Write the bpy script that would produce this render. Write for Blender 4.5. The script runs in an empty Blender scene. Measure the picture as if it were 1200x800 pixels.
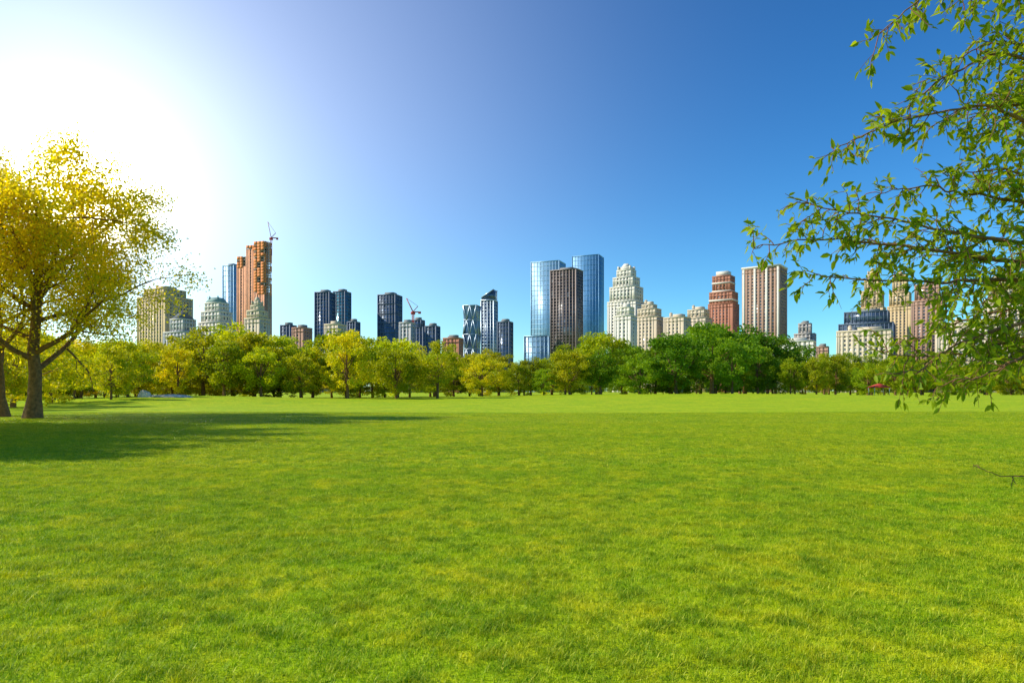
import bpy, math, random
import numpy as np
from mathutils import Vector
random.seed(7); rng=np.random.default_rng(7)
scene=bpy.context.scene
scene.view_settings.view_transform='Standard'; scene.view_settings.look='None'; scene.view_settings.exposure=0
CAMZ=1.65

# ------------------------------------------------------------------ helpers
def link(o,parent=None):
    scene.collection.objects.link(o)
    if parent: o.parent=parent
    return o
def empty(name,loc=(0,0,0),rotz=0):
    e=bpy.data.objects.new(name,None); e.location=loc; e.rotation_euler=(0,0,rotz); e.empty_display_size=0.5
    return link(e)
def mesh_np(name,verts,faces_list,mats,midx=None,smooth=False):
    """faces_list: list of (n,k) int arrays"""
    me=bpy.data.meshes.new(name)
    verts=np.asarray(verts,dtype=np.float32)
    me.vertices.add(len(verts)); me.vertices.foreach_set('co',verts.ravel())
    loops=np.concatenate([f.ravel() for f in faces_list]).astype(np.int32)
    tot=np.concatenate([np.full(len(f),f.shape[1]) for f in faces_list]).astype(np.int32)
    st=np.concatenate([[0],np.cumsum(tot)[:-1]]).astype(np.int32)
    me.loops.add(len(loops)); me.loops.foreach_set('vertex_index',loops)
    me.polygons.add(len(tot)); me.polygons.foreach_set('loop_start',st); me.polygons.foreach_set('loop_total',tot)
    if midx is not None: me.polygons.foreach_set('material_index',np.asarray(midx,dtype=np.int32))
    if smooth: me.polygons.foreach_set('use_smooth',np.ones(len(tot),dtype=bool))
    for m in mats: me.materials.append(m)
    me.update(calc_edges=True); me.validate()
    return me
def unit(v): return v/np.maximum(np.linalg.norm(v,axis=-1,keepdims=True),1e-9)

def g(x,y):
    """terrain height"""
    x=np.asarray(x,float); y=np.asarray(y,float)
    h=1.05*np.exp(-(((x-40)/55)**2+((y-150)/40)**2))
    h=h+0.95*np.exp(-(((x+48)/20)**2+((y-100)/22)**2))
    h=h+0.05*np.sin(x*0.11+1)*np.sin(y*0.09)*np.clip((y-6)/20,0,1)
    h=h+0.5*np.exp(-(((x-130)/50)**2+((y-190)/50)**2))
    return h

# ------------------------------------------------------------------ materials
def newmat(name):
    m=bpy.data.materials.new(name); m.use_nodes=True
    nt=m.node_tree; nt.nodes.clear()
    out=nt.nodes.new('ShaderNodeOutputMaterial')
    return m,nt,out
def N(nt,t,**kw):
    n=nt.nodes.new(t)
    for k,v in kw.items(): setattr(n,k,v)
    return n
def mixc(nt,fac,a,b,mode='MIX'):
    n=N(nt,'ShaderNodeMix',data_type='RGBA',blend_type=mode)
    for s,v in ((0,fac),(6,a),(7,b)):
        if hasattr(v,'is_output'): nt.links.new(v,n.inputs[s])
        else: n.inputs[s].default_value=v if s==0 else (*v,1)
    return n.outputs[2]
def math_(nt,op,a,b=None,clamp=False):
    n=N(nt,'ShaderNodeMath',operation=op,use_clamp=clamp)
    for i,v in enumerate((a,b)):
        if v is None: continue
        if hasattr(v,'is_output'): nt.links.new(v,n.inputs[i])
        else: n.inputs[i].default_value=v
    return n.outputs[0]
def ramp(nt,fac,lo,hi):
    n=N(nt,'ShaderNodeMapRange'); n.clamp=True
    nt.links.new(fac,n.inputs[0]); n.inputs[1].default_value=lo; n.inputs[2].default_value=hi
    return n.outputs[0]
def noise(nt,vec,scale,detail=3,rough=0.55):
    n=N(nt,'ShaderNodeTexNoise'); n.inputs['Scale'].default_value=scale; n.inputs['Detail'].default_value=detail
    n.inputs['Roughness'].default_value=rough
    nt.links.new(vec,n.inputs['Vector']); return n.outputs['Fac']

GR_G=(0.35,0.52,0.003); GR_Y=(0.76,0.68,0.012); GR_D=(0.12,0.26,0.003)
def grass_color(nt):
    geo=N(nt,'ShaderNodeNewGeometry'); p=geo.outputs['Position']
    a=ramp(nt,noise(nt,p,0.16,4,0.6),0.38,0.62)
    b=ramp(nt,noise(nt,p,1.1,6,0.72),0.46,0.62)
    c=ramp(nt,noise(nt,p,6.5,4,0.65),0.40,0.66)
    col=mixc(nt,math_(nt,'MULTIPLY',a,0.45),GR_G,GR_Y)
    col=mixc(nt,math_(nt,'MULTIPLY',b,0.7),col,GR_Y)
    e=ramp(nt,noise(nt,p,0.35,5,0.6),0.48,0.66)
    col=mixc(nt,math_(nt,'MULTIPLY',e,0.35),col,GR_D)
    d=ramp(nt,noise(nt,p,2.6,5,0.68),0.48,0.60)
    col=mixc(nt,math_(nt,'MULTIPLY',d,0.62),col,GR_D)
    col=mixc(nt,math_(nt,'MULTIPLY',c,0.5),col,GR_D)
    return col,p
# ground
m_ground,nt,out=newmat('lawn_ground')
col,p=grass_color(nt)
fine=noise(nt,p,38,3,0.7)
f2=noise(nt,p,9,4,0.7)
col=mixc(nt,math_(nt,'MULTIPLY',ramp(nt,fine,0.45,0.7),0.45),col,(0.12,0.24,0.006))
b=N(nt,'ShaderNodeBsdfPrincipled'); b.inputs['Roughness'].default_value=0.9; b.inputs['Specular IOR Level'].default_value=0.1
nt.links.new(col,b.inputs['Base Color'])
bp=N(nt,'ShaderNodeBump'); bp.inputs['Strength'].default_value=0.8; bp.inputs['Distance'].default_value=0.06
nt.links.new(f2,bp.inputs['Height']); nt.links.new(bp.outputs[0],b.inputs['Normal'])
nt.links.new(b.outputs[0],out.inputs[0])
# blades
m_blade,nt,out=newmat('grass_blade')
col,p=grass_color(nt)
at=N(nt,'ShaderNodeAttribute',attribute_name='rnd')
r=at.outputs['Fac']
col=mixc(nt,math_(nt,'MULTIPLY',ramp(nt,r,0.7,1.0),0.75),col,(0.88,0.82,0.08))
col=mixc(nt,math_(nt,'MULTIPLY',ramp(nt,r,0.35,0.0),0.6),col,(0.12,0.28,0.005))
b=N(nt,'ShaderNodeBsdfPrincipled'); b.inputs['Roughness'].default_value=0.5; b.inputs['Specular IOR Level'].default_value=0.2
nt.links.new(col,b.inputs['Base Color'])
t=N(nt,'ShaderNodeBsdfTranslucent'); nt.links.new(mixc(nt,1.0,col,(1.2,1.15,0.6),'MULTIPLY'),t.inputs[0])
mx=N(nt,'ShaderNodeMixShader'); mx.inputs[0].default_value=0.4
nt.links.new(b.outputs[0],mx.inputs[1]); nt.links.new(t.outputs[0],mx.inputs[2]); nt.links.new(mx.outputs[0],out.inputs[0])
# foliage tinted by object colour
def foliage_mat(name,trans=0.45,objcol=True,base=(0.1,0.2,0.01)):
    m,nt,out=newmat(name)
    at=N(nt,'ShaderNodeAttribute',attribute_name='rnd')
    if objcol:
        oi=N(nt,'ShaderNodeObjectInfo'); c0=oi.outputs['Color']
    else:
        rgb=N(nt,'ShaderNodeRGB'); rgb.outputs[0].default_value=(*base,1); c0=rgb.outputs[0]
    dark=mixc(nt,1.0,c0,(0.5,0.68,0.6),'MULTIPLY'); light=mixc(nt,1.0,c0,(1.4,1.25,1.1),'MULTIPLY')
    col=mixc(nt,at.outputs['Fac'],dark,light)
    b=N(nt,'ShaderNodeBsdfPrincipled'); b.inputs['Roughness'].default_value=0.5; b.inputs['Specular IOR Level'].default_value=0.2
    nt.links.new(col,b.inputs['Base Color'])
    t=N(nt,'ShaderNodeBsdfTranslucent'); nt.links.new(mixc(nt,1.0,col,(1.4,1.3,0.6),'MULTIPLY'),t.inputs[0])
    mx=N(nt,'ShaderNodeMixShader'); mx.inputs[0].default_value=trans
    nt.links.new(b.outputs[0],mx.inputs[1]); nt.links.new(t.outputs[0],mx.inputs[2]); nt.links.new(mx.outputs[0],out.inputs[0])
    return m
m_leaf=foliage_mat('tree_foliage')
m_leafthin=foliage_mat('thin_spring_foliage',0.7)
m_leafnear=foliage_mat('branch_leaf',0.55,objcol=False,base=(0.28,0.37,0.012))
def simple(name,col,rough=0.8,var=0.25,scale=3.0,metal=0.0,spec=0.3,bump=0.0):
    m,nt,out=newmat(name)
    tc=N(nt,'ShaderNodeTexCoord')
    f=noise(nt,tc.outputs['Object'],scale,5,0.6)
    c2=tuple(c*(1-var) for c in col); c3=tuple(min(c*(1+var),0.9) for c in col)
    c=mixc(nt,ramp(nt,f,0.3,0.7),c2,c3)
    b=N(nt,'ShaderNodeBsdfPrincipled'); b.inputs['Roughness'].default_value=rough; b.inputs['Metallic'].default_value=metal
    b.inputs['Specular IOR Level'].default_value=spec
    nt.links.new(c,b.inputs['Base Color'])
    if bump:
        bp=N(nt,'ShaderNodeBump'); bp.inputs['Strength'].default_value=bump; bp.inputs['Distance'].default_value=0.05
        nt.links.new(f,bp.inputs['Height']); nt.links.new(bp.outputs[0],b.inputs['Normal'])
    nt.links.new(b.outputs[0],out.inputs[0]); return m
m_bark=simple('bark',(0.22,0.12,0.05),0.9,0.45,6,bump=0.8)
m_twig=simple('twig_bark',(0.22,0.09,0.05),0.8,0.3,20)
m_rock=simple('rock',(0.62,0.54,0.42),0.9,0.35,1.2,bump=0.9)
def glass(name,col,metal,rough,cell=(3.2,3.2,3.8),var=0.5,bright=(0.35,0.36,0.36),bfrac=0.85):
    m,nt,out=newmat(name)
    tc=N(nt,'ShaderNodeTexCoord')
    d=N(nt,'ShaderNodeVectorMath',operation='DIVIDE'); nt.links.new(tc.outputs['Object'],d.inputs[0]); d.inputs[1].default_value=cell
    fl=N(nt,'ShaderNodeVectorMath',operation='FLOOR'); nt.links.new(d.outputs[0],fl.inputs[0])
    wn=N(nt,'ShaderNodeTexWhiteNoise'); nt.links.new(fl.outputs[0],wn.inputs['Vector'])
    c=mixc(nt,wn.outputs['Value'],tuple(x*(1-var) for x in col),tuple(x*(1+var) for x in col))
    c=mixc(nt,math_(nt,'MULTIPLY',math_(nt,'GREATER_THAN',wn.outputs['Value'],bfrac),0.45),c,bright)
    b=N(nt,'ShaderNodeBsdfPrincipled'); b.inputs['Roughness'].default_value=rough; b.inputs['Metallic'].default_value=metal
    b.inputs['Specular IOR Level'].default_value=0.6
    nt.links.new(c,b.inputs['Base Color']); nt.links.new(b.outputs[0],out.inputs[0]); return m
G={'dark':glass('window_glass',(0.10,0.11,0.13),0.0,0.2),
   'blue':glass('blue_curtain_glass',(0.10,0.27,0.47),0.2,0.4,(5,5,8),0.1,bfrac=2),
   'pale':glass('pale_glass',(0.22,0.40,0.56),0.2,0.4,(5,5,8),0.1,bfrac=2),
   'teal':glass('teal_glass',(0.06,0.24,0.32),0.3,0.15,(4,4,4),0.3,bfrac=0.95),
   'navy':glass('navy_glass',(0.08,0.12,0.19),0.3,0.2,(4,4,4),0.4,bfrac=0.95),
   'bronze':glass('bronze_glass',(0.07,0.06,0.065),0.3,0.2,(3.2,3.2,3.8),0.6,bfrac=0.9)}
W={'cream':simple('cream_stone',(0.62,0.50,0.35),0.85,0.08,0.05),  # wall tones lightened in place of distance haze
   'white':simple('white_stone',(0.70,0.63,0.52),0.85,0.06,0.05),
   'tan':simple('tan_brick',(0.60,0.44,0.24),0.9,0.1,0.05),  # yellowed: warm haze of the left skyline is put into the brick colour
   'brown':simple('brown_brick',(0.42,0.25,0.17),0.9,0.1,0.05),
   'red':simple('red_brick',(0.42,0.18,0.11),0.9,0.12,0.05),
   'grey':simple('grey_stone',(0.50,0.47,0.44),0.85,0.1,0.05),
   'dark':simple('dark_metal_panel',(0.10,0.13,0.18),0.5,0.15,0.05),
   'bluem':simple('blue_mullion',(0.13,0.29,0.47),0.4,0.05,0.05,0.2),
   'palem':simple('pale_mullion',(0.30,0.46,0.60),0.4,0.05,0.05,0.2),
   'bronzem':simple('bronze_mullion',(0.22,0.17,0.15),0.5,0.1,0.05,0.3),
   'silver':simple('steel_mullion',(0.5,0.58,0.65),0.35,0.05,0.05,0.4),
   'orange':simple('safety_netting',(0.85,0.27,0.09),0.8,0.15,0.2),
   'rust':simple('rust_brick_panel',(0.74,0.34,0.18),0.8,0.15,0.2),
   'concrete':simple('raw_concrete',(0.50,0.40,0.33),0.9,0.12,0.1),
   'green':simple('copper_roof',(0.22,0.32,0.28),0.7,0.1,0.2),
   'slate':simple('slate_roof',(0.14,0.14,0.15),0.7,0.1,0.2),
   'rooftop':simple('roof_gravel',(0.26,0.25,0.23),0.9,0.1,0.2),
   'crimson':simple('red_panel',(0.5,0.06,0.04),0.6,0.1,0.2)}

# ------------------------------------------------------------------ geometry batches
CUBE=np.array([[-1,-1,-1],[1,-1,-1],[1,1,-1],[-1,1,-1],[-1,-1,1],[1,-1,1],[1,1,1],[-1,1,1]])*0.5
CF=np.array([[0,3,2,1],[4,5,6,7],[0,1,5,4],[1,2,6,5],[2,3,7,6],[3,0,4,7]])
class Batch:
    def __init__(s): s.v=[];s.q=[];s.t=[];s.n=0
    def box(s,cx,cy,z0,z1,sx,sy,rot=0):
        v=CUBE*np.array([sx,sy,z1-z0]); 
        if rot:
            c,sn=math.cos(rot),math.sin(rot); v=np.stack([v[:,0]*c-v[:,1]*sn,v[:,0]*sn+v[:,1]*c,v[:,2]],1)
        v=v+np.array([cx,cy,(z0+z1)/2]); s.v.append(v); s.q.append(CF+s.n); s.n+=8
    def frustum(s,cx,cy,z0,z1,sx,sy,tx,ty):
        v=CUBE.copy(); v[:4]*=[sx,sy,1]; v[4:]*=[tx,ty,1]; v[:,2]=np.where(v[:,2]<0,z0,z1); v[:,0]+=cx; v[:,1]+=cy
        s.v.append(v); s.q.append(CF+s.n); s.n+=8
    def wedge(s,cx,cy,z0,zl,zr,sx,sy):
        v=CUBE.copy()*[sx,sy,1]; z=np.where(v[:,2]<0,z0,np.where(v[:,0]<0,zl,zr)); v[:,2]=z; v[:,0]+=cx; v[:,1]+=cy
        s.v.append(v); s.q.append(CF+s.n); s.n+=8
    def beam(s,a,b,r):
        a=np.array(a,float);b=np.array(b,float); d=unit(b-a); u=np.array([0,0,1.]) if abs(d[2])<.9 else np.array([1.,0,0])
        e=unit(np.cross(d,u)); f=np.cross(d,e); o=[(-1,-1),(1,-1),(1,1),(-1,1)]
        v=np.array([a+(i*e+j*f)*r for i,j in o]+[b+(i*e+j*f)*r for i,j in o]); s.v.append(v); s.q.append(CF+s.n); s.n+=8
    def cyl(s,cx,cy,z0,z1,r0,r1,n=10):
        an=np.arange(n)*2*math.pi/n
        v=np.concatenate([np.stack([cx+r0*np.cos(an),cy+r0*np.sin(an),np.full(n,z0)],1),np.stack([cx+r1*np.cos(an),cy+r1*np.sin(an),np.full(n,z1)],1)])
        i=np.arange(n); j=(i+1)%n; s.v.append(v); s.q.append(np.stack([i,j,j+n,i+n],1)+s.n)
        s.v.append(np.array([[cx,cy,z1]])); s.t.append(np.stack([i+n,j+n,np.full(n,2*n)],1)+s.n); s.n+=2*n+1
    def obj(s,name,mat,parent):
        if not s.v: return
        fl=[np.concatenate(s.q)]
        if s.t: fl.append(np.concatenate(s.t))
        me=mesh_np(name,np.concatenate(s.v),fl,[mat]); return link(bpy.data.objects.new(name,me),parent)

def facade(wall,cx,cy,a,b,z0,z1,bay,pf,fl,sf,prp,prs):
    """piers + spandrels wrapped round a tier"""
    for (L,ax) in ((a,0),(b,1)):
        n=max(2,int(round(L/bay))); step=(L-0.2)/n; pw=step*pf
        for sgn in (-1,1):
            off=(b if ax==0 else a)/2
            for i in range(n+1):
                t=-L/2+0.1+i*step
                t=min(max(t,-L/2+0.1+pw/2),L/2-0.1-pw/2)
                c=sgn*(off+prp/2-0.03)
                if ax==0: wall.box(cx+t,cy+c,z0,z1,pw,prp+0.06)
                else: wall.box(cx+c,cy+t,z0,z1,prp+0.06,pw)
            nf=max(1,int((z1-z0)/fl)); fs=(z1-z0)/nf
            if sf>0:
                for k in range(nf):
                    za=z0+k*fs; zb=za+fs*sf; c=sgn*(off+prs/2-0.03)
                    if ax==0: wall.box(cx,cy+c,za,zb,L-0.05,prs+0.06)
                    else: wall.box(cx+c,cy,za,zb,prs+0.06,L-0.05)
    for sx in (-1,1):
        for sy in (-1,1):
            wall.box(cx+sx*(a/2-0.1),cy+sy*(b/2-0.1),z0,z1+0.01,0.9+prp,0.9+prp)

STY={ # wall, glass, bay, pierfrac, floor, spandrelfrac, pier proud, spandrel proud
 'cream':('cream','dark',4.2,0.6,3.6,0.5,0.4,0.25),
 'white':('white','dark',4.4,0.58,3.7,0.48,0.4,0.25),
 'tan':('tan','dark',4.0,0.6,3.5,0.5,0.4,0.25),
 'brown':('brown','dark',4.2,0.55,3.4,0.45,0.4,0.25),
 'red':('red','dark',4.0,0.6,3.5,0.5,0.4,0.25),
 'grey':('grey','dark',4.0,0.5,3.8,0.45,0.4,0.25),
 'blue':('bluem','blue',5.0,0.10,8.0,0.10,0.2,0.12),
 'pale':('palem','pale',5.0,0.12,7.0,0.12,0.2,0.12),
 'teal':('dark','teal',4.0,0.15,4.0,0.25,0.25,0.15),
 'navy':('dark','navy',3.6,0.2,4.0,0.25,0.3,0.15),
 'bronze':('bronzem','bronze',4.2,0.28,3.8,0.22,0.5,0.2),
 'silverblue':('silver','navy',4.5,0.18,4.0,0.15,0.35,0.15)}
def bld(name,xl,xr,H,k,rot,sty,ratio=1.0,tiers=None,roof='mech',extra=None):
    """xl,xr,H: image-pixel extents, taken as metres at an 800 m reference distance; k: distance/800"""
    if xl<0: rot=-abs(rot)-6
    Wd=(xr-xl)*k; Ht=H*k+CAMZ; r=math.radians(rot)
    a=Wd/(abs(math.cos(r))+ratio*abs(math.sin(r))); b=a*ratio
    X=(xl+xr)/2*k; Y=800*k
    e=empty(name,(X,Y,0),r)
    wm,gm,bay,pf,fl,sf,pp,ps=STY[sty]
    wall,core,top=Batch(),Batch(),Batch()
    if tiers is None: tiers=[(1,1,0,1)]
    zs=0
    for (fa,fb,f0,f1) in tiers:
        ta,tb=a*fa,b*fb; z0,z1=Ht*f0,Ht*f1
        core.box(0,0,max(z0-0.5,0) if z0>0 else -1,z1-0.3,ta,tb)
        facade(wall,0,0,ta,tb,z0,z1-0.4,bay*1.15,pf,fl*1.15,sf,pp,ps)
        ob=.5 if sty not in('blue','pale','teal','navy') else .05
        wall.box(0,0,z1-1.6,z1,ta+2*pp+ob,tb+2*pp+ob)
        if sty in('cream','white','tan','brown','red','grey'):
            wall.box(0,0,z1-5.5,z1-4.9,ta+2*pp+0.8,tb+2*pp+0.8)
        zs=z1
    fa,fb=tiers[-1][:2]; ta,tb=a*fa,b*fb
    if roof=='mech':
        top.box(ta*0.05,0,zs-0.2,zs+3.2,ta*0.5,tb*0.5); top.box(-ta*.25,tb*.1,zs-0.2,zs+2,ta*0.2,tb*0.25)
    elif roof=='tank':
        top.box(ta*0.1,0,zs-0.2,zs+3.5,ta*0.45,tb*0.5); top.cyl(-ta*.28,-tb*.1,zs+1.5,zs+5,1.9,1.9); top.cyl(-ta*.28,-tb*.1,zs+5,zs+6.5,2.1,0.1)
        for q in((-1,-1),(1,-1),(1,1),(-1,1)): top.beam((-ta*.28+q[0],-tb*.1+q[1],zs-0.1),(-ta*.28+q[0],-tb*.1+q[1],zs+1.6),0.15)
    elif roof=='pyramid':
        top.frustum(0,0,zs-0.1,zs+ta*0.55,ta*.96,tb*.96,0.3,0.3)
    elif roof=='mansard':
        top.frustum(0,0,zs-0.1,zs+ta*0.3,ta*1.0,tb*1.0,ta*.6,tb*.6)
        for s in(-1,1): top.frustum(s*ta*.3,-tb*.3,zs,zs+ta*.42,ta*.25,tb*.25,.2,.2)
    elif roof=='crown':
        top.box(0,0,zs-0.1,zs+4,ta*.8,tb*.8); top.frustum(0,0,zs+4,zs+9,ta*.55,tb*.55,ta*.25,tb*.25)
        for sx in(-1,1):
            for sy in(-1,1): top.box(sx*ta*.42,sy*tb*.42,zs-.1,zs+5,ta*.12,tb*.12)
    if extra: extra(wall,core,top,a,b,Ht,e)
    core.obj('windows',G[gm],e); wall.obj('walls',W[wm],e)
    rm={'pyramid':'slate','mansard':'green','crown':wm}.get(roof,'rooftop' if sty not in('cream','white','tan') else wm)
    top.obj('roof',W[rm],e)
    return e,a,b,Ht

# ---- special parts
def slant_top(wall,core,top,a,b,H,e):
    core.wedge(0,0,H-.4,H+3,H+14,a*.96,b*.96); wall.beam((-a/2,-b/2,H+3.2),(a/2,-b/2,H+14.2),.5); wall.beam((-a/2,b/2,H+3.2),(a/2,b/2,H+14.2),.5)
def bands_white(wall,core,top,a,b,H,e):
    w=Batch()
    for t in(-.5,-.17,.17,.5):
        w.box(t*(a-3),-b/2-.55,0,H+.6,2.6,.5); w.box(-a/2-.55,t*(b-3),0,H+.6,.5,2.6)
    w.box(0,0,H+.2,H+2.2,a+2.5,b+2.5)
    w.obj('white_bands',W['white'],e)
def white_crown(wall,core,top,a,b,H,e):
    w=Batch()
    for z in(H*.78,H*.86,H*.93): w.box(0,0,z,z+2.2,a*.92+1.9,b*.92+1.9) if z<H*.85 else w.box(0,0,z,z+2,a*.72+1.9,b*.72+1.9)
    w.box(0,0,H+.3,H+6,a*.5,b*.5); w.obj('stone_crown',W['white'],e)
def gridlines(wall,core,top,a,b,H,e):
    for z in np.arange(.1,1,.1)*H: wall.box(0,0,z,z+.8,a+1.1,b+1.1)

# ---- skyline table (image pixels taken as metres at the 800 m reference distance)
bld('tan_apartment_block',-435,-378,118,1.02,18,'tan',.8,[(1,1,0,.92),(.7,.8,.92,1)],'tank')
bld('limestone_hotel',-405,-366,84,.93,15,'grey',.8,[(1,1,0,.82),(.6,.7,.82,1)],'pyramid')
bld('stone_hotel',-364,-328,103,.97,12,'white',.8,[(1,1,0,.78),(.85,.85,.78,.9),(.65,.65,.9,1)],'mansard')
bld('pale_glass_tower',-337,-318,146,1.35,10,'pale',1)
bld('beige_apartment_tower',-311,-286,100,.92,12,'cream',.9,[(1,1,0,.85),(.8,.8,.85,.94),(.5,.5,.94,1)],'crown')
bld('low_office_block',-270,-254,77,1.05,10,'navy')
bld('brown_office_block',-256,-236,74,.98,15,'brown')
bld('dark_office_tower',-229,-209,115,1.10,2,'navy',1)
bld('teal_glass_tower',-208,-190,116,1.14,8,'teal',1)
bld('cream_apartment_block',-218,-196,78,.94,12,'cream')
bld('grey_office_block',-192,-179,81,1.0,10,'navy')
bld('dark_office_tower',-156,-130,112,1.15,8,'navy',.9,extra=gridlines)
bld('low_office_block',-131,-114,80,1.0,8,'grey')
bld('dark_office_block',-122,-98,83,1.08,12,'navy',.8,[(1,1,0,.9),(.6,.6,.9,1)])
bld('brown_office_block',-101,-85,76,1.0,8,'navy')
bld('red_panel_building',-80,-58,62,.95,10,'red',.7)
bld('dark_office_block',-17,1,81,1.05,14,'navy',.9)
bld('blue_glass_tower',-36,-17,106,1.2,10,'silverblue',1,roof=None,extra=slant_top)
bld('blue_glass_tower',22,63,150,1.46,-22,'pale',.7,None,None)
bld('blue_glass_podium',14,46,64,1.30,-10,'pale',.8,roof=None)
bld('bronze_glass_tower',45,83,141,1.22,-28,'bronze',.62)
bld('blue_glass_tower',70,108,157,1.60,-22,'blue',.7,None,None)
bld('limestone_apartment_tower',112,156,141,1.15,-35,'white',.75,[(1,1,0,.74),(.88,.88,.74,.86),(.7,.7,.86,.94),(.5,.5,.94,1)],'crown')
bld('cream_apartment_tower',120,146,98,.98,-35,'white',.8,[(1,1,0,.9),(.75,.75,.9,1)],'tank')
bld('cream_apartment_tower',144,178,101,1.03,-35,'cream',.8,[(1,1,0,.86),(.8,.8,.86,.95),(.5,.5,.95,1)],'tank')
bld('stone_apartment_block',178,209,86,1.0,-38,'cream',.8,None,'tank')
bld('stone_apartment_block',203,234,95,1.08,-38,'cream',.8,[(1,1,0,.9),(.8,.8,.9,1)],'tank')
bld('brick_apartment_tower',230,266,134,1.12,-36,'red',.8,[(1,1,0,.76),(.92,.92,.76,.86),(.72,.72,.86,1)],None,white_crown)
bld('banded_brick_tower',270,322,142,1.05,-36,'brown',.75,None,'mech',bands_white)
bld('low_stone_building',306,356,58,.9,-30,'white',.6)
bld('grey_office_block',330,357,79,1.1,-30,'grey',.8,[(1,1,0,.85),(.6,.6,.85,1)])
bld('brown_office_block',356,372,52,1.0,-30,'brown')
bld('stone_apartment_block',380,447,70,.86,-32,'cream',.7,None,'tank')
bld('dark_office_block',382,450,92,1.0,-32,'navy',.7,[(1,1,0,.85),(.8,.8,.85,1)])
bld('tan_apartment_tower',407,438,136,1.16,-38,'tan',.8,[(1,1,0,.72),(.85,.85,.72,.86),(.6,.6,.86,.95),(.4,.4,.95,1)],'crown')
bld('tan_apartment_tower',440,470,132,1.2,-38,'tan',.8,[(1,1,0,.75),(.85,.85,.75,.87),(.6,.6,.87,1)],'crown')
bld('brown_apartment_tower',468,506,124,1.05,-36,'brown',.8,[(1,1,0,.85),(.8,.8,.85,1)],'tank')
bld('stone_apartment_block',500,606,80,.9,-30,'cream',.5,None,'tank')
bld('cream_apartment_tower',552,606,134,1.05,-36,'cream',.8,[(1,1,0,.8),(.8,.8,.8,.92),(.6,.6,.92,1)],'tank')
bld('brick_apartment_tower',625,690,115,1.0,-36,'brown',.8,None,'tank')

# diagrid tower
def diagrid():
    k=1.12; a=20*k/1.25; H=101*k; e=empty('diagrid_glass_tower',(-47*k,800*k,0),math.radians(-15))
    core,st=Batch(),Batch(); n=6; hh=H/n
    lv=[]
    for i in range(n+1):
        c=a/2; d=a*0.16 if i%2 else 0.01
        ring=[(-c+d,-c),(c-d,-c),(c,-c+d),(c,c-d),(c-d,c),(-c+d,c),(-c,c-d),(-c,-c+d)]
        lv.append(np.array([(x,y,i*hh) for x,y in ring]))
    core.v.append(np.concatenate(lv)); q=[]
    for i in range(n):
        for j in range(8): q.append([i*8+j,i*8+(j+1)%8,(i+1)*8+(j+1)%8,(i+1)*8+j])
    core.q.append(np.array(q)); core.n=8*(n+1)
    core.box(0,0,H-.5,H+.4,a*.98,a*.98)
    c=a/2+.15
    for sd in range(4):
        ang=sd*math.pi/2; R=lambda x,y,z:(x*math.cos(ang)-y*math.sin(ang),x*math.sin(ang)+y*math.cos(ang),z)
        for i in range(n):
            for h in (-1,0):
                x0=h*a/2; x1=x0+a/2; xm=(x0+x1)/2
                if i%2==0: st.beam(R(x0,-c,i*hh),R(xm,-c,(i+1)*hh),.45); st.beam(R(x1,-c,i*hh),R(xm,-c,(i+1)*hh),.45)
                else: st.beam(R(xm,-c,i*hh),R(x0,-c,(i+1)*hh),.45); st.beam(R(xm,-c,i*hh),R(x1,-c,(i+1)*hh),.45)
            st.beam(R(-a/2,-c,(i+1)*hh),R(a/2,-c,(i+1)*hh),.35)
    core.obj('windows',G['navy'],e); st.obj('steel_frame',W['silver'],e)
diagrid()
# tower under construction + crane
def construction():
    k=1.2; e=empty('tower_under_construction',(-302*k,800*k,0),math.radians(-18))
    sl,net,co,br=Batch(),Batch(),Batch(),Batch(); rr=random.Random(4)
    for (cx,w,H,f) in ((-13.5,13,158,.93),(0,13.5,171,.97),(12,15,174,.66)):
        w*=k; Hh=H*k; cx*=k; d=w*.9
        co.box(cx,0,0,Hh*f,w*.93,d*.93); facade(br,cx,0,w*.93,d*.93,0,Hh*f,4.5,.62,4.2,.35,.5,.25)
        co.box(cx,0,Hh*f,Hh-3,w*.45,d*.45)
        z=Hh*f+.5
        while z<Hh:
            sl.box(cx,0,z,z+.6,w*.97,d*.97)
            for s in(-1,-.33,.33,1):
                for q in(-1,1): sl.box(cx+s*(w*.97/2-.8),q*(d*.97/2-.8),z-3.5,z,.8,.8)
            for s in(-1,0,1):
                if rr.random()<.8: net.box(cx+s*w*.325,-d/2-.1,z-2.6,z+1.4,w*.31,.15)
                if rr.random()<.75: net.box(cx-w/2-.1,s*d*.325,z-2.6,z+1.4,.15,d*.31)
                if rr.random()<.75: net.box(cx+w/2+.1,s*d*.325,z-2.6,z+1.4,.15,d*.31)
            z+=4.1
    for z in np.arange(0,174*k,3): sl.box(21.5*k,-3,z,z+.4,3,3)
    for q in((-1,-1),(1,-1),(1,1),(-1,1)): sl.beam((21.5*k+q[0]*1.4,-3+q[1]*1.4,0),(21.5*k+q[0]*1.4,-3+q[1]*1.4,174*k),.25)
    br.obj('brick_piers',W['rust'],e); co.obj('core_and_windows',G['dark'],e); sl.obj('floor_slabs',W['concrete'],e); net.obj('netting',W['orange'],e)
construction()
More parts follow.
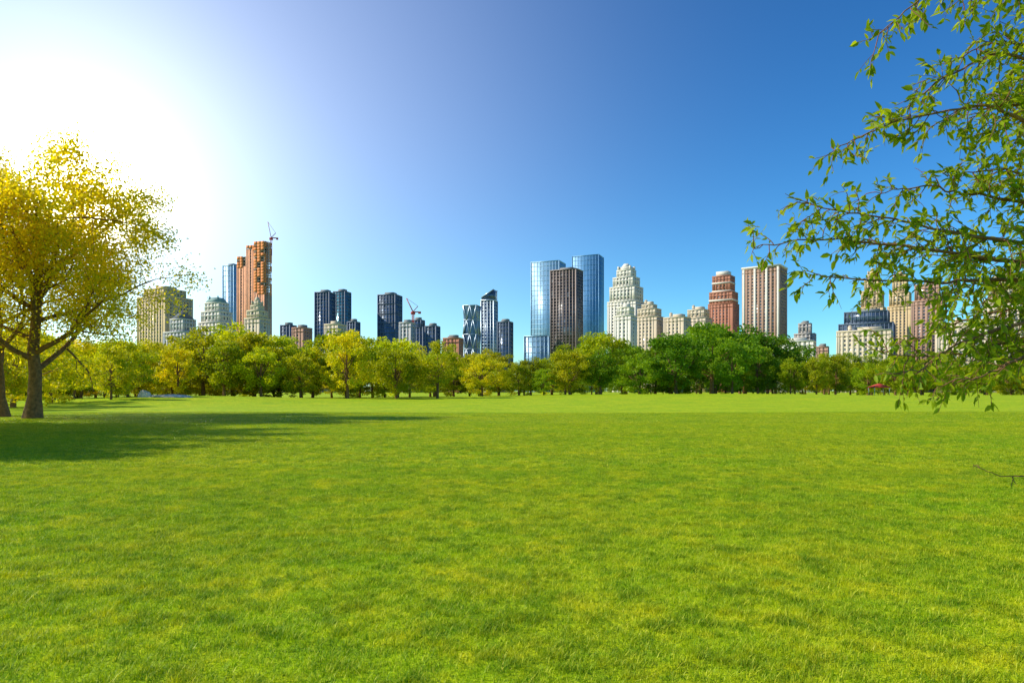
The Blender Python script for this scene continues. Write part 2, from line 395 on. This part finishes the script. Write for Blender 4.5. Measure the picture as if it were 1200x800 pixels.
def crane(x,d,zb,zt,jib,lean=0.35):
    e=empty('tower_crane',(x,d,zb),math.radians(20)); m=Batch(); h=zt-zb
    for q in((-1,-1),(1,-1),(1,1),(-1,1)): m.beam((q[0],q[1],0),(q[0],q[1],h*.8),.3)
    z=0
    while z<h*.8-2: m.beam((-1,-1,z),(1,-1,z+2),.15); m.beam((-1,1,z),(-1,-1,z+2),.15); z+=2
    m.box(0,0,h*.8-3,h*.8,5,3)
    for s in(-1,1): m.beam((0,s,h*.8),(-jib*lean,s*.3,h*.8+jib),.35)
    m.beam((0,0,h*.8),(6,0,h*.8+7),.4); m.beam((6,0,h*.8+7),(-jib*lean,0,h*.8+jib),.15); m.beam((0,0,h*.8),(8,0,h*.8),.6); m.box(8,0,h*.8-2,h*.8+.5,3,3)
    m.obj('mast_and_jib',W['crimson'],e)
crane(-287*1.18,800*1.2,160*1.2,186*1.2,22,.2)
crane(-116*1.03,800*1.03,70,104,16,.5)

# ------------------------------------------------------------------ vegetation generators
def leaves_simple(P,L,Wd,droop=0.0,up=0.5,r=rng):
    n=len(P); t=unit(r.normal(size=(n,3))+[0,0,-droop]); nn=unit(r.normal(size=(n,3))+[0,0,up]); b=unit(np.cross(t,nn))
    L=L*r.uniform(.65,1.3,(n,1)); Wd=Wd*r.uniform(.7,1.2,(n,1)); nn=np.cross(b,t)
    v=np.stack([P,P+t*L*.5+b*Wd*.5+nn*Wd*.15,P+t*L,P+t*L*.5-b*Wd*.5+nn*Wd*.15],1).reshape(-1,3)
    f=np.arange(4*n).reshape(n,4); return v,f
def leaves_fine(P,T,L,Wd,r=rng):
    n=len(P); t=unit(T); nn=unit(r.normal(size=(n,3))*.7+[0,0,1]); b=unit(np.cross(t,nn)); nn=np.cross(b,t)
    L=L*r.uniform(.45,1.2,(n,1)); Wd=Wd*r.uniform(.7,1.15,(n,1))*np.minimum(L/.09,1.1)
    cv=r.uniform(-.25,.05,(n,1))
    def q(a,s,h): return P+t*L*a+b*Wd*s+nn*(Wd*h+L*cv*a*a)
    v=np.stack([q(0,0,0),q(.28,.42,.15),q(.65,.36,.15),q(1,0,0),q(.65,-.36,.15),q(.28,-.42,.15),q(.3,0,0),q(.65,0,0)],1).reshape(-1,3)
    o=(np.arange(n)*8)[:,None]
    tr=np.concatenate([o+np.array([[0,1,6]]),o+np.array([[2,3,7]]),o+np.array([[0,6,5]]),o+np.array([[7,3,4]])])
    qd=np.concatenate([o+np.array([[1,2,7,6]]),o+np.array([[6,7,4,5]])])
    return v,tr,qd
class Tubes:
    def __init__(s): s.v=[];s.f=[];s.n=0
    def add(s,pts,rad,sides=6):
        pts=np.asarray(pts,float); m=len(pts); tg=unit(np.gradient(pts,axis=0))
        ref=np.array([0.31,0.95,0.05]); e=unit(np.cross(tg,ref)); f=np.cross(tg,e)
        an=np.arange(sides)*2*math.pi/sides
        ring=pts[:,None,:]+np.asarray(rad)[:,None,None]*(e[:,None,:]*np.cos(an)[None,:,None]+f[:,None,:]*np.sin(an)[None,:,None])
        s.v.append(ring.reshape(-1,3)); i=np.arange(m-1)[:,None]*sides; j=np.arange(sides)[None,:]; k=(j+1)%sides
        s.f.append((np.stack([i+j,i+k,i+sides+k,i+sides+j],-1).reshape(-1,4))+s.n); s.n+=m*sides
def setrnd(me,vals):
    a=me.attributes.new('rnd','FLOAT','FACE'); a.data.foreach_set('value',np.asarray(vals,dtype=np.float32))

def grow(r,start,d,length,rad,level,maxl,tubes,tips,spec):
    n=spec['segs'][level]; pts=[np.array(start,float)]; d=unit(np.array(d,float)); dirs=[d]
    for i in range(n):
        d=unit(d+r.normal(size=3)*spec['wob'][level]+np.array([0,0,spec['up'][level]]))
        pts.append(pts[-1]+d*length/n); dirs.append(d)
    pts=np.array(pts); rr=rad*np.linspace(1,spec['tap'][level],n+1)
    if level==0: rr[0]*=1.45
    tubes.add(pts,rr,[10,7,5,4,3][level])
    if level>=maxl-1:
        for t in np.linspace(.3 if level<maxl else .15,1,spec['tipn']): 
            x=t*n; i=min(int(x),n-1); tips.append(pts[i]+(pts[i+1]-pts[i])*(x-i))
    if level<maxl:
        nc=spec['kids'][level]
        for c in range(nc):
            t=spec['from'][level]+(1-spec['from'][level])*((c+r.uniform(.1,.9))/nc); x=t*n; i=min(int(x),n-1)
            p=pts[i]+(pts[i+1]-pts[i])*(x-i); dd=dirs[i]
            az=c*2.4+r.uniform(-.5,.5); sidev=unit(np.cross(dd,[math.cos(az),math.sin(az),.1])); sidev=unit(sidev)
            ang=math.radians(r.uniform(*spec['ang'][level])); nd=dd*math.cos(ang)+sidev*math.sin(ang)
            L=length*spec['len'][level]*r.uniform(.8,1.15)*(1.15-.55*t if level==0 else 1.1-.4*t)
            grow(r,p,nd,L,max(rr[i]*spec['rad'][level],.008),level+1,maxl,tubes,tips,spec)

def make_tree(name,seed,H,x,y,color,lean=(0.03,0,1),nleaf=26000,leaf=.15,spread=.45,spec=None,rad=.42):
    r=np.random.default_rng(seed); tb=Tubes(); tips=[]
    sp=dict(segs=[9,7,5,4],wob=[.06,.13,.2,.28],up=[.03,.03,.0,-.05],tap=[.25,.25,.3,.35],kids=[15,8,6,0],**{'from':[.20,.22,.2,0]},
            ang=[(40,72),(28,60),(30,70),(0,0)],len=[.62,.48,.5,0],rad=[.5,.5,.5,0],tipn=5)
    if spec: sp.update(spec)
    grow(r,(0,0,-.15),lean,H*.80,rad,0,3,tb,tips,sp)
    tips=np.array(tips); zmax=np.percentile(tips[:,2],99.5)
    sz=H/zmax; tips[:,2]*=sz; V=np.concatenate(tb.v); V[:,2]*=sz
    tips=tips[tips[:,2]>H*.13]
    idx=r.integers(0,len(tips),nleaf); P=tips[idx]+r.normal(size=(nleaf,3))*spread*np.array([1,1,.7])
    v,f=leaves_simple(P,leaf,leaf*.75,r=r)
    e=empty(name,(x,y,float(g(x,y))))
    me=mesh_np('trunk_and_branches',V,[np.concatenate(tb.f)],[m_bark],smooth=True); link(bpy.data.objects.new('trunk_and_branches',me),e)
    me=mesh_np('foliage',v,[f],[m_leafthin]); cl=r.uniform(0,1,len(tips)); setrnd(me,np.clip(.5*cl[idx]+.5*r.uniform(0,1,nleaf),0,1))
    o=link(bpy.data.objects.new('foliage',me),e); o.color=(*color,1); return e
glow_gold=(0.72,0.61,0.015)  # leaf yellow raised so the colour carries the warm sun flare and backlight
make_tree('broadleaf_tree',3,16.2,-28.8,41,glow_gold,lean=(.08,0,1),nleaf=56000,leaf=.165,spec=dict(len=[.66,.5,.5,0],kids=[17,8,6,0]))
make_tree('broadleaf_tree',5,15.6,-32.2,43,glow_gold,lean=(.0,0,1),nleaf=38000,leaf=.18,spec=dict(len=[.66,.5,.5,0]))
make_tree('broadleaf_tree',8,14.5,-33,31,glow_gold,nleaf=22000,leaf=.24)
make_tree('broadleaf_tree',9,14.5,-29.5,24.5,glow_gold,nleaf=22000,leaf=.24)
make_tree('broadleaf_tree',10,13.5,-27.0,18.5,glow_gold,nleaf=18000,leaf=.24)

# distant trees: crown of leaf clumps
def tree_variant(seed,oval=1.0,low=.2):
    r=np.random.default_rng(seed); H=12.0; tb=Tubes(); cz=H*(low+1)/2; rz=H*(1-low)/2; rx=4.7*oval
    tb.add([(0,0,-.3),(.1,0,H*.2),(.2,.1,H*.45),(.1,.1,H*.75)],[.32,.24,.17,.06],7)
    C=[]
    while len(C)<80:
        p=r.normal(size=3); p/=np.linalg.norm(p); rad=r.uniform(.45,1.0)**.6
        s=1+.22*math.sin(3*math.atan2(p[1],p[0])+seed)+.12*r.normal()
        q=np.array([p[0]*rx*rad*s,p[1]*rx*rad*s,cz+p[2]*rz*rad*(.92+.1*r.normal())])
        w=1-.25*max(0,(q[2]-cz)/rz)**2
        q[:2]*=w; C.append(q)
    C=np.array(C)
    for c in C[::4]:
        z0=r.uniform(.2,.5)*H; a=np.array([.15,.05,z0]); tb.add([a,(a+c)/2+[0,0,-.3],c],[.1,.06,.02],4)
    rs=r.uniform(.55,1.25,len(C)); n=6500; idx=r.choice(len(C),n,p=rs**2/np.sum(rs**2))
    d=r.normal(size=(n,3)); d=unit(d)*(r.uniform(0,1,(n,1))**.35)
    P=C[idx]+d*rs[idx][:,None]*[1.15,1.15,.8]
    v,f=leaves_simple(P,.38,.33,up=.9,r=r)
    nb=len(np.concatenate(tb.v)); V=np.concatenate(tb.v+[v]); F=[np.concatenate(tb.f+[f+nb])]
    nt_=len(np.concatenate(tb.f)); mi=np.concatenate([np.zeros(nt_),np.ones(n)])
    me=mesh_np('tree_mesh',V,F,[m_bark,m_leaf],mi)
    cl=r.uniform(0,1,len(C)); setrnd(me,np.concatenate([np.zeros(nt_),np.clip(.55*cl[idx]+.45*r.uniform(0,1,n),0,1)])); return me
VAR=[tree_variant(s,o,l) for s,o,l in((11,1,.06),(12,1.2,.12),(13,.9,.04),(14,1.1,.1),(15,1.3,.05),(16,.85,.12))]
BUSH=[tree_variant(s,1.7,.0) for s in(31,32)]
row=empty('distant_tree_row')
def interp(px,tab): return float(np.interp(px,[t[0] for t in tab],[t[1] for t in tab]))
# image pixel x from centre (as metres at 800 m) -> distance, crown top height (image pixels as metres at 800 m)
DT=[(-760,95),(-600,85),(-400,108),(-200,118),(0,150),(200,160),(400,195),(600,210),(800,215)]
HT=[(-760,74),(-500,70),(-435,66),(-400,68),(-350,78),(-330,84),(-280,80),(-262,68),(-200,74),(-160,74),(-110,66),(-60,58),(-10,46),(35,40),(60,54),(95,74),(140,66),(170,60),(205,80),(250,86),(300,80),(325,46),(380,44),(450,42),(560,40),(800,40)]
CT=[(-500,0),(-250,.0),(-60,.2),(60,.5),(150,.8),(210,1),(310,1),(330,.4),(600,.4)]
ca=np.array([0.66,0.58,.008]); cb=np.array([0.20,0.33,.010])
def put(bx,dist,hh,meshes,j=0.0,wide=1.0):
    x=bx/800*dist; y=dist; z=float(g(x,y)); h=hh/800*dist+CAMZ-z
    o=bpy.data.objects.new('tree',random.choice(meshes)); link(o,row); o.location=(x,y,z-.05); s=h/12.3
    w=s*random.uniform(.9,1.35)*wide; o.scale=(w,w,s); o.rotation_euler=(0,0,random.uniform(0,6.28))
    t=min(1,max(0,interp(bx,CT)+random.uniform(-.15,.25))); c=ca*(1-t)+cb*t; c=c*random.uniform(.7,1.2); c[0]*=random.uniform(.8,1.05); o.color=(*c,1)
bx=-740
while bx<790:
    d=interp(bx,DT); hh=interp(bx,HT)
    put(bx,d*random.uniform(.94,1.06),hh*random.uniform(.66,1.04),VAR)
    bx+=random.uniform(30,56)*130/d
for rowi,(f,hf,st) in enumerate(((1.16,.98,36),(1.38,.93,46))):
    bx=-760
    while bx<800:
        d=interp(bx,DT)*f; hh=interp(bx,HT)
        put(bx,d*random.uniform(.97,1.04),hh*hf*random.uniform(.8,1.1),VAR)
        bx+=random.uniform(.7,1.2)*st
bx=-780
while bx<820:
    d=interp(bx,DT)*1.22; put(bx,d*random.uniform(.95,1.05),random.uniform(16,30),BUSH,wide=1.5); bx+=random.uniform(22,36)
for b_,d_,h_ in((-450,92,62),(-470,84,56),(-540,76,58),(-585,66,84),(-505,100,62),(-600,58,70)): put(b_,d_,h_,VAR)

# ------------------------------------------------------------------ overhanging foreground branches
def overhang():
    r=np.random.default_rng(21); e=empty('overhanging_tree',(0,0,0)); tb=Tubes(); tw=Tubes()
    T=np.array([10.6,8.6,0]); tb.add([T+[0,0,-.2],T+[.05,0,1.2],T+[-.1,0,2.4],T+[-.1,.1,4],T+[.1,.1,6]],[.34,.24,.2,.15,.08],12)
    limbs=[ [(10.4,8.6,2.2),(7,7,2.85),(4.5,6,2.95),(3.6,6,3.12),(3.0,5.9,3.2),(2.5,5.9,3.3)],
     [(10.4,8.6,2.1),(7,7,2.7),(4.5,6.2,2.8),(3.4,6.1,2.92),(2.7,6,2.95),(2.2,6,2.86)],
     [(10.5,8.6,3.0),(6.5,7,3.7),(4.6,6,3.97),(3.9,5.9,4.02),(3.3,5.9,3.88),(2.85,5.9,3.66)],
     [(10.5,8.6,3.4),(6.5,7,4.3),(4.5,6,4.62),(3.8,6,4.48),(3.4,6,4.15)],
     [(10.5,8.6,4.2),(6.5,7,5.2),(4.6,6,5.35),(3.9,6,5.25),(3.45,6,5.05),(3.1,6,4.78)],
     [(10.4,8.6,2.0),(6.5,7,2.55),(4.6,6.2,2.65),(3.7,6.1,2.6),(3.0,6,2.62),(2.6,6,2.7)],
     [(10.4,8.6,1.9),(6.5,7,2.4),(4.6,6,2.3),(4.0,6,2.15),(3.6,5.9,1.9),(3.45,5.9,1.8)],
     [(10.4,8.6,1.7),(6.5,7,2.1),(4.6,5.8,1.95),(4.1,5.7,1.85),(3.7,5.7,1.8)],
     [(10.4,8.6,1.8),(6.5,7,2.2),(4.7,6.2,2.15),(4.1,6.1,2.05),(3.5,6.1,2.05)],
     [(10.5,8.6,2.7),(6.5,7,3.2),(4.6,6.5,3.45),(3.9,6.4,3.52),(3.4,6.4,3.45)],
     [(10.5,8.6,3.2),(7.2,7.4,3.8),(5.0,6.4,4.25),(4.3,6.2,4.3),(3.8,6.2,4.1)],
     [(10.5,8.6,2.4),(7.2,7.6,2.6),(5.2,6.9,2.5),(4.4,6.8,2.3),(3.9,6.7,2.15)],
     [(10.5,8.6,2.6),(7.4,8,2.9),(5.8,7.6,3.0),(4.9,7.4,3.1),(4.3,7.3,3.0)],
     [(10.5,8.6,3.8),(7.2,7.4,4.7),(5.2,6.6,4.9),(4.5,6.4,4.9),(4.0,6.3,4.65)],
     [(10.5,8.6,2.9),(7.4,7.6,3.4),(5.6,6.8,3.7),(4.7,6.5,3.75),(4.1,6.4,3.65)],
     [(10.5,8.6,4.4),(7.4,7.6,5.4),(5.4,6.8,5.7),(4.6,6.5,5.6),(4.2,6.4,5.3)],
     [(10.4,8.6,2.2),(7.4,7.8,2.3),(5.7,7.2,2.2),(5.0,7.0,2.1),(4.5,7.0,1.95)],
     [(10.5,8.6,2.6),(7.4,7.8,2.8),(5.6,7.0,2.75),(4.9,6.8,2.7),(4.2,6.7,2.6)],
     [(10.5,8.6,3.4),(7.4,7.8,4.0),(5.7,7.0,4.5),(5.0,6.8,4.55),(4.5,6.8,4.4)],
     [(10.3,8.6,1.2),(7.0,7.2,1.3),(4.9,6.1,.98),(4.4,6,.95),(4.1,6,.99)] ]
    LP=[];LT=[]
    for li,pts in enumerate(limbs):
        pts=np.array(pts,float); m=len(pts); tt=np.linspace(0,m-1,42); 
        cp=[]
        for t in tt:
            i=min(int(t),m-2); u=t-i; p0=pts[max(i-1,0)];p1=pts[i];p2=pts[i+1];p3=pts[min(i+2,m-1)]
            cp.append(.5*((2*p1)+(-p0+p2)*u+(2*p0-5*p1+4*p2-p3)*u*u+(-p0+3*p1-3*p2+p3)*u**3))
        cp=np.array(cp)+np.cumsum(r.normal(size=(42,3))*.009,axis=0); rad=np.interp(np.arange(42),[0,12,24,41],[.07,.024,.010,.0035])
        last=li==len(limbs)-1
        if last: rad*=.6
        tb.add(cp,rad,6)
        ds=np.cumsum(np.r_[0,np.linalg.norm(np.diff(cp,axis=0),axis=1)]); s=ds[-1]*.38
        while s<ds[-1]:
            i=min(int(np.searchsorted(ds,s)),41); p=cp[i]; d=unit(cp[i]-cp[i-1])
            nd=unit(d*.7+unit(r.normal(size=3))*[.8,1.0,1.0]+[0,0,-.03]); L=r.uniform(.2,.62)*(1.0 if s<ds[-1]*.85 else .6)
            if last: L*=.4
            q=[p]; dd=nd; k=7
            for _ in range(k): dd=unit(dd+r.normal(size=3)*.2+[0,0,-.05]); q.append(q[-1]+dd*L/k)
            q=np.array(q); tw.add(q,np.linspace(.0045,.0018,k+1),4)
            nl=int(L/.036) if not last else 1
            for a in range(2 if L>.3 else 1):
                j=r.integers(2,6); s2=unit(unit(q[j]-q[j-1])+r.normal(size=3)*.7); l2=L*.5
                q2=np.array([q[j]+s2*l2*z+[0,0,-.05*z*z] for z in np.linspace(0,1,4)]); tw.add(q2,np.linspace(.003,.0014,4),3)
                if not last:
                    for z in r.uniform(.2,1,max(3,int(l2/.038))): LP.append(q[j]+s2*l2*z+[0,0,-.05*z*z]); LT.append(s2*.7+r.normal(size=3)*.55+[0,0,-.3])
            for z in r.uniform(.1,1,nl):
                x=z*k; j=min(int(x),k-1); LP.append(q[j]+(q[j+1]-q[j])*(x-j)); LT.append(unit(q[j+1]-q[j])*.7+r.normal(size=3)*.6+[0,0,-.25])
            s+=r.uniform(.03,.085) if not last else .3
    LP=np.array(LP);LT=np.array(LT); v,tr,qd=leaves_fine(LP,LT,.092,.044,r)
    me=mesh_np('leaves',v,[tr,qd],[m_leafnear],smooth=True); rn=r.uniform(0,1,len(LP)); setrnd(me,np.concatenate([np.tile(rn,4),np.tile(rn,2)])); link(bpy.data.objects.new('leaves',me),e)
    me=mesh_np('trunk_and_limbs',np.concatenate(tb.v),[np.concatenate(tb.f)],[m_bark],smooth=True); link(bpy.data.objects.new('trunk_and_limbs',me),e)
    me=mesh_np('twigs',np.concatenate(tw.v),[np.concatenate(tw.f)],[m_twig],smooth=True); link(bpy.data.objects.new('twigs',me),e)
overhang()

# ------------------------------------------------------------------ ground sheet
u=np.linspace(-1,1,181); xs=np.sinh(u*5.2)/np.sinh(5.2)*7000
w=np.linspace(0,1,200); ys=-60+np.sinh(w*5.0)/np.sinh(5.0)*9000
X,Y=np.meshgrid(xs,ys); Z=g(X,Y); V=np.stack([X,Y,Z],-1).reshape(-1,3)
i,j=np.meshgrid(np.arange(199),np.arange(180),indexing='ij'); a=i*181+j; F=np.stack([a,a+1,a+182,a+181],-1).reshape(-1,4)
link(bpy.data.objects.new('ground',mesh_np('ground',V,[F],[m_ground],smooth=True)))

# ------------------------------------------------------------------ grass
src=bpy.data.collections.new('grass_patches'); tsrc=bpy.data.collections.new('grass_tufts')
def blades(n,half,hmin,hmax,wid,seed,tuft=False,lean=.5):
    r=np.random.default_rng(seed)
    if tuft: xy=r.normal(size=(n,2))*half
    else: xy=r.uniform(-half,half,(n,2))
    az=r.uniform(0,2*math.pi,n); d=np.stack([np.cos(az),np.sin(az),np.zeros(n)],1); s=np.stack([-d[:,1],d[:,0],d[:,2]],1)
    h=r.uniform(hmin,hmax,(n,1)); wv=wid*r.uniform(.7,1.3,(n,1))
    if not tuft:
        ph=r.uniform(0,6.28,6); X=xy[:,0]*2*math.pi; Y=xy[:,1]*2*math.pi
        m=.4*np.sin(2*X+ph[0])*np.sin(3*Y+ph[1])+.35*np.sin(5*X+ph[2]+Y)*np.sin(4*Y+ph[3])+.25*np.sin(9*X+ph[4])*np.sin(8*Y+3*X+ph[5])
        h=h*(1+.6*m[:,None])
    ln=np.abs(r.normal(size=(n,1)))*lean*h
    B=np.concatenate([xy,np.zeros((n,1))],1); up=np.array([0,0,1.])
    m=B+up*h*.55+d*ln*.35; t=B+up*h+d*ln*1.1
    v=np.stack([B-s*wv/2,B+s*wv/2,m+s*wv*.4,m-s*wv*.4,t],1).reshape(-1,3); o=np.arange(n)[:,None]*5
    me=mesh_np('grass_blades',v,[o+np.array([[3,2,4]]),o+np.array([[0,1,2,3]])],[m_blade]); rn=r.uniform(0,1,n); setrnd(me,np.concatenate([rn,rn])); return me
for q in range(5):
    o=bpy.data.objects.new('grass_patch',blades(5000,.5,.012,.042,.0048,100+q,lean=1.0)); src.objects.link(o)
for q in range(5):
    o=bpy.data.objects.new('grass_tuft',blades(80,.04,.025,.055,.0045,200+q,True,1.0)); tsrc.objects.link(o)
def scatter(name,pts,rots,scls,coll):
    me=bpy.data.meshes.new(name); me.vertices.add(len(pts)); me.vertices.foreach_set('co',np.asarray(pts,dtype=np.float32).ravel())
    for nm,arr in(('rot',rots),('scl',scls)):
        a=me.attributes.new(nm,'FLOAT_VECTOR','POINT'); a.data.foreach_set('vector',np.asarray(arr,dtype=np.float32).ravel())
    o=link(bpy.data.objects.new(name,me)); ng=bpy.data.node_groups.new(name,'GeometryNodeTree')
    ng.interface.new_socket('Geometry',in_out='INPUT',socket_type='NodeSocketGeometry'); ng.interface.new_socket('Geometry',in_out='OUTPUT',socket_type='NodeSocketGeometry')
    gi=ng.nodes.new('NodeGroupInput'); go=ng.nodes.new('NodeGroupOutput'); iop=ng.nodes.new('GeometryNodeInstanceOnPoints'); ci=ng.nodes.new('GeometryNodeCollectionInfo')
    ci.inputs['Collection'].default_value=coll; ci.inputs['Separate Children'].default_value=True; ci.inputs['Reset Children'].default_value=True
    iop.inputs['Pick Instance'].default_value=True
    L=ng.links; L.new(gi.outputs[0],iop.inputs['Points']); L.new(ci.outputs[0],iop.inputs['Instance'])
    for nm,so in(('rot','Rotation'),('scl','Scale')):
        na=ng.nodes.new('GeometryNodeInputNamedAttribute'); na.data_type='FLOAT_VECTOR'; na.inputs['Name'].default_value=nm
        L.new(na.outputs['Attribute'],iop.inputs[so])
    L.new(iop.outputs[0],go.inputs[0]); md=o.modifiers.new('scatter','NODES'); md.node_group=ng
    return o
pts=[];rots=[];scl=[]
def fill(y0,y1,size,zs):
    y=y0
    while y<y1:
        half=.8*y+1.5; n=int(2*half/size)+1
        for q in range(n):
            x=-half+q*size; pts.append((x,y,float(g(x,y)))); rots.append((0,0,random.randrange(4)*math.pi/2)); scl.append((size,size,zs))
        y+=size
fill(2.1,15,1.0,1.0); fill(15.6,34,2.0,1.1); fill(36.1,52,3,1.0)
scatter('grass',pts,rots,scl,src)
n=7000; yy=2.2+24*rng.uniform(0,1,n)**.8; xx=rng.uniform(-1,1,n)*(.8*yy+1)
s=rng.uniform(.6,1.25,(n,1)); scatter('grass_clumps',np.stack([xx,yy,g(xx,yy)],1),np.stack([xx*0,xx*0,rng.uniform(0,6.28,n)],1),np.repeat(s,3,1),tsrc)

# ------------------------------------------------------------------ rock outcrop
def rock(x,y,sx,sy,sz,seed):
    import bmesh
    from mathutils import noise as mn
    bm=bmesh.new(); bmesh.ops.create_icosphere(bm,subdivisions=4,radius=1)
    for v in bm.verts:
        f=1+.35*mn.noise(v.co*1.3+Vector((seed,0,0)))+.12*mn.noise(v.co*4+Vector((0,seed,0)))
        v.co=Vector((v.co.x*sx*f,v.co.y*sy*f,max(v.co.z,-.3)*sz*f))
    me=bpy.data.meshes.new('rock_outcrop'); bm.to_mesh(me); bm.free(); me.materials.append(m_rock)
    o=link(bpy.data.objects.new('rock_outcrop',me)); o.location=(x,y,float(g(x,y)))
rock(-46.5,92,3.6,1.6,.3,3); rock(-49,91,.9,.7,.9,9)
# small red canopy tent at the far side of the lawn
def tent(x,y):
    e=empty('canopy_tent',(x,y,float(g(x,y)))); p,c=Batch(),Batch()
    for sx in(-1,1):
        for sy in(-1,1): p.beam((sx*2,sy*1.5,0),(sx*2,sy*1.5,2.3),.05)
    c.frustum(0,0,2.3,3.2,4.4,3.4,.3,.3); c.box(0,0,2.05,2.29,4.35,3.35); p.obj('poles',W['silver'],e); c.obj('canopy',W['crimson'],e)
tent(100,186)

# ------------------------------------------------------------------ light & sky
AZ=math.radians(-91); EL=math.radians(38)
to_sun=Vector((math.sin(AZ)*math.cos(EL),math.cos(AZ)*math.cos(EL),math.sin(EL)))
sl=bpy.data.lights.new('sun','SUN'); sl.energy=5.0; sl.angle=math.radians(.5); sl.color=(1,.94,.80)
so=link(bpy.data.objects.new('sun',sl)); so.rotation_euler=to_sun.to_track_quat('Z','Y').to_euler(); so.location=(0,0,50)
wd=bpy.data.worlds.new('World'); scene.world=wd; wd.use_nodes=True; nt=wd.node_tree; nt.nodes.clear()
out=N(nt,'ShaderNodeOutputWorld')
sky=N(nt,'ShaderNodeTexSky',sky_type='NISHITA'); sky.sun_disc=False; sky.sun_elevation=EL; sky.sun_rotation=AZ%(2*math.pi)
sky.air_density=1.0; sky.dust_density=.4; sky.ozone_density=3.0
hs=N(nt,'ShaderNodeHueSaturation'); hs.inputs['Saturation'].default_value=1.2; nt.links.new(sky.outputs[0],hs.inputs['Color'])
sc_=mixc(nt,1.0,hs.outputs[0],(.70*.15,1.06*.15,1.12*.15),'MULTIPLY')
gm=N(nt,'ShaderNodeGamma'); gm.inputs[1].default_value=1.28; nt.links.new(sc_,gm.inputs[0])
sc_=mixc(nt,1.0,gm.outputs[0],(7.2,7.2,7.2),'MULTIPLY')
bg=N(nt,'ShaderNodeBackground'); bg.inputs[1].default_value=.15; nt.links.new(sc_,bg.inputs[0])
# hazy aureole where the low glare sits
gv=Vector((-.631,1,.304)).normalized()
tc=N(nt,'ShaderNodeTexCoord'); nm=N(nt,'ShaderNodeVectorMath',operation='NORMALIZE'); nt.links.new(tc.outputs['Generated'],nm.inputs[0])
dt=N(nt,'ShaderNodeVectorMath',operation='DOT_PRODUCT'); nt.links.new(nm.outputs[0],dt.inputs[0]); dt.inputs[1].default_value=gv
dm=math_(nt,'MAXIMUM',dt.outputs['Value'],0.0)
last=bg.outputs[0]
for n_,amp,colr in((8.5,.52,(.97,.90,.80)),(55,.75,(1.0,.9,.45)),(900,30.0,(1,.92,.55))):
    b2=N(nt,'ShaderNodeBackground'); b2.inputs[0].default_value=(*colr,1); nt.links.new(math_(nt,'MULTIPLY',math_(nt,'POWER',dm,float(n_)),amp),b2.inputs[1])
    ad=N(nt,'ShaderNodeAddShader'); nt.links.new(last,ad.inputs[0]); nt.links.new(b2.outputs[0],ad.inputs[1]); last=ad.outputs[0]
nt.links.new(last,out.inputs[0])

# ------------------------------------------------------------------ camera
cam=bpy.data.cameras.new('camera'); cam.lens=24; cam.sensor_width=36; cam.shift_y=58/1200; cam.clip_end=20000; cam.clip_start=.05
co=link(bpy.data.objects.new('camera',cam)); co.location=(0,0,CAMZ); co.rotation_euler=(math.pi/2,0,0)
scene.camera=co
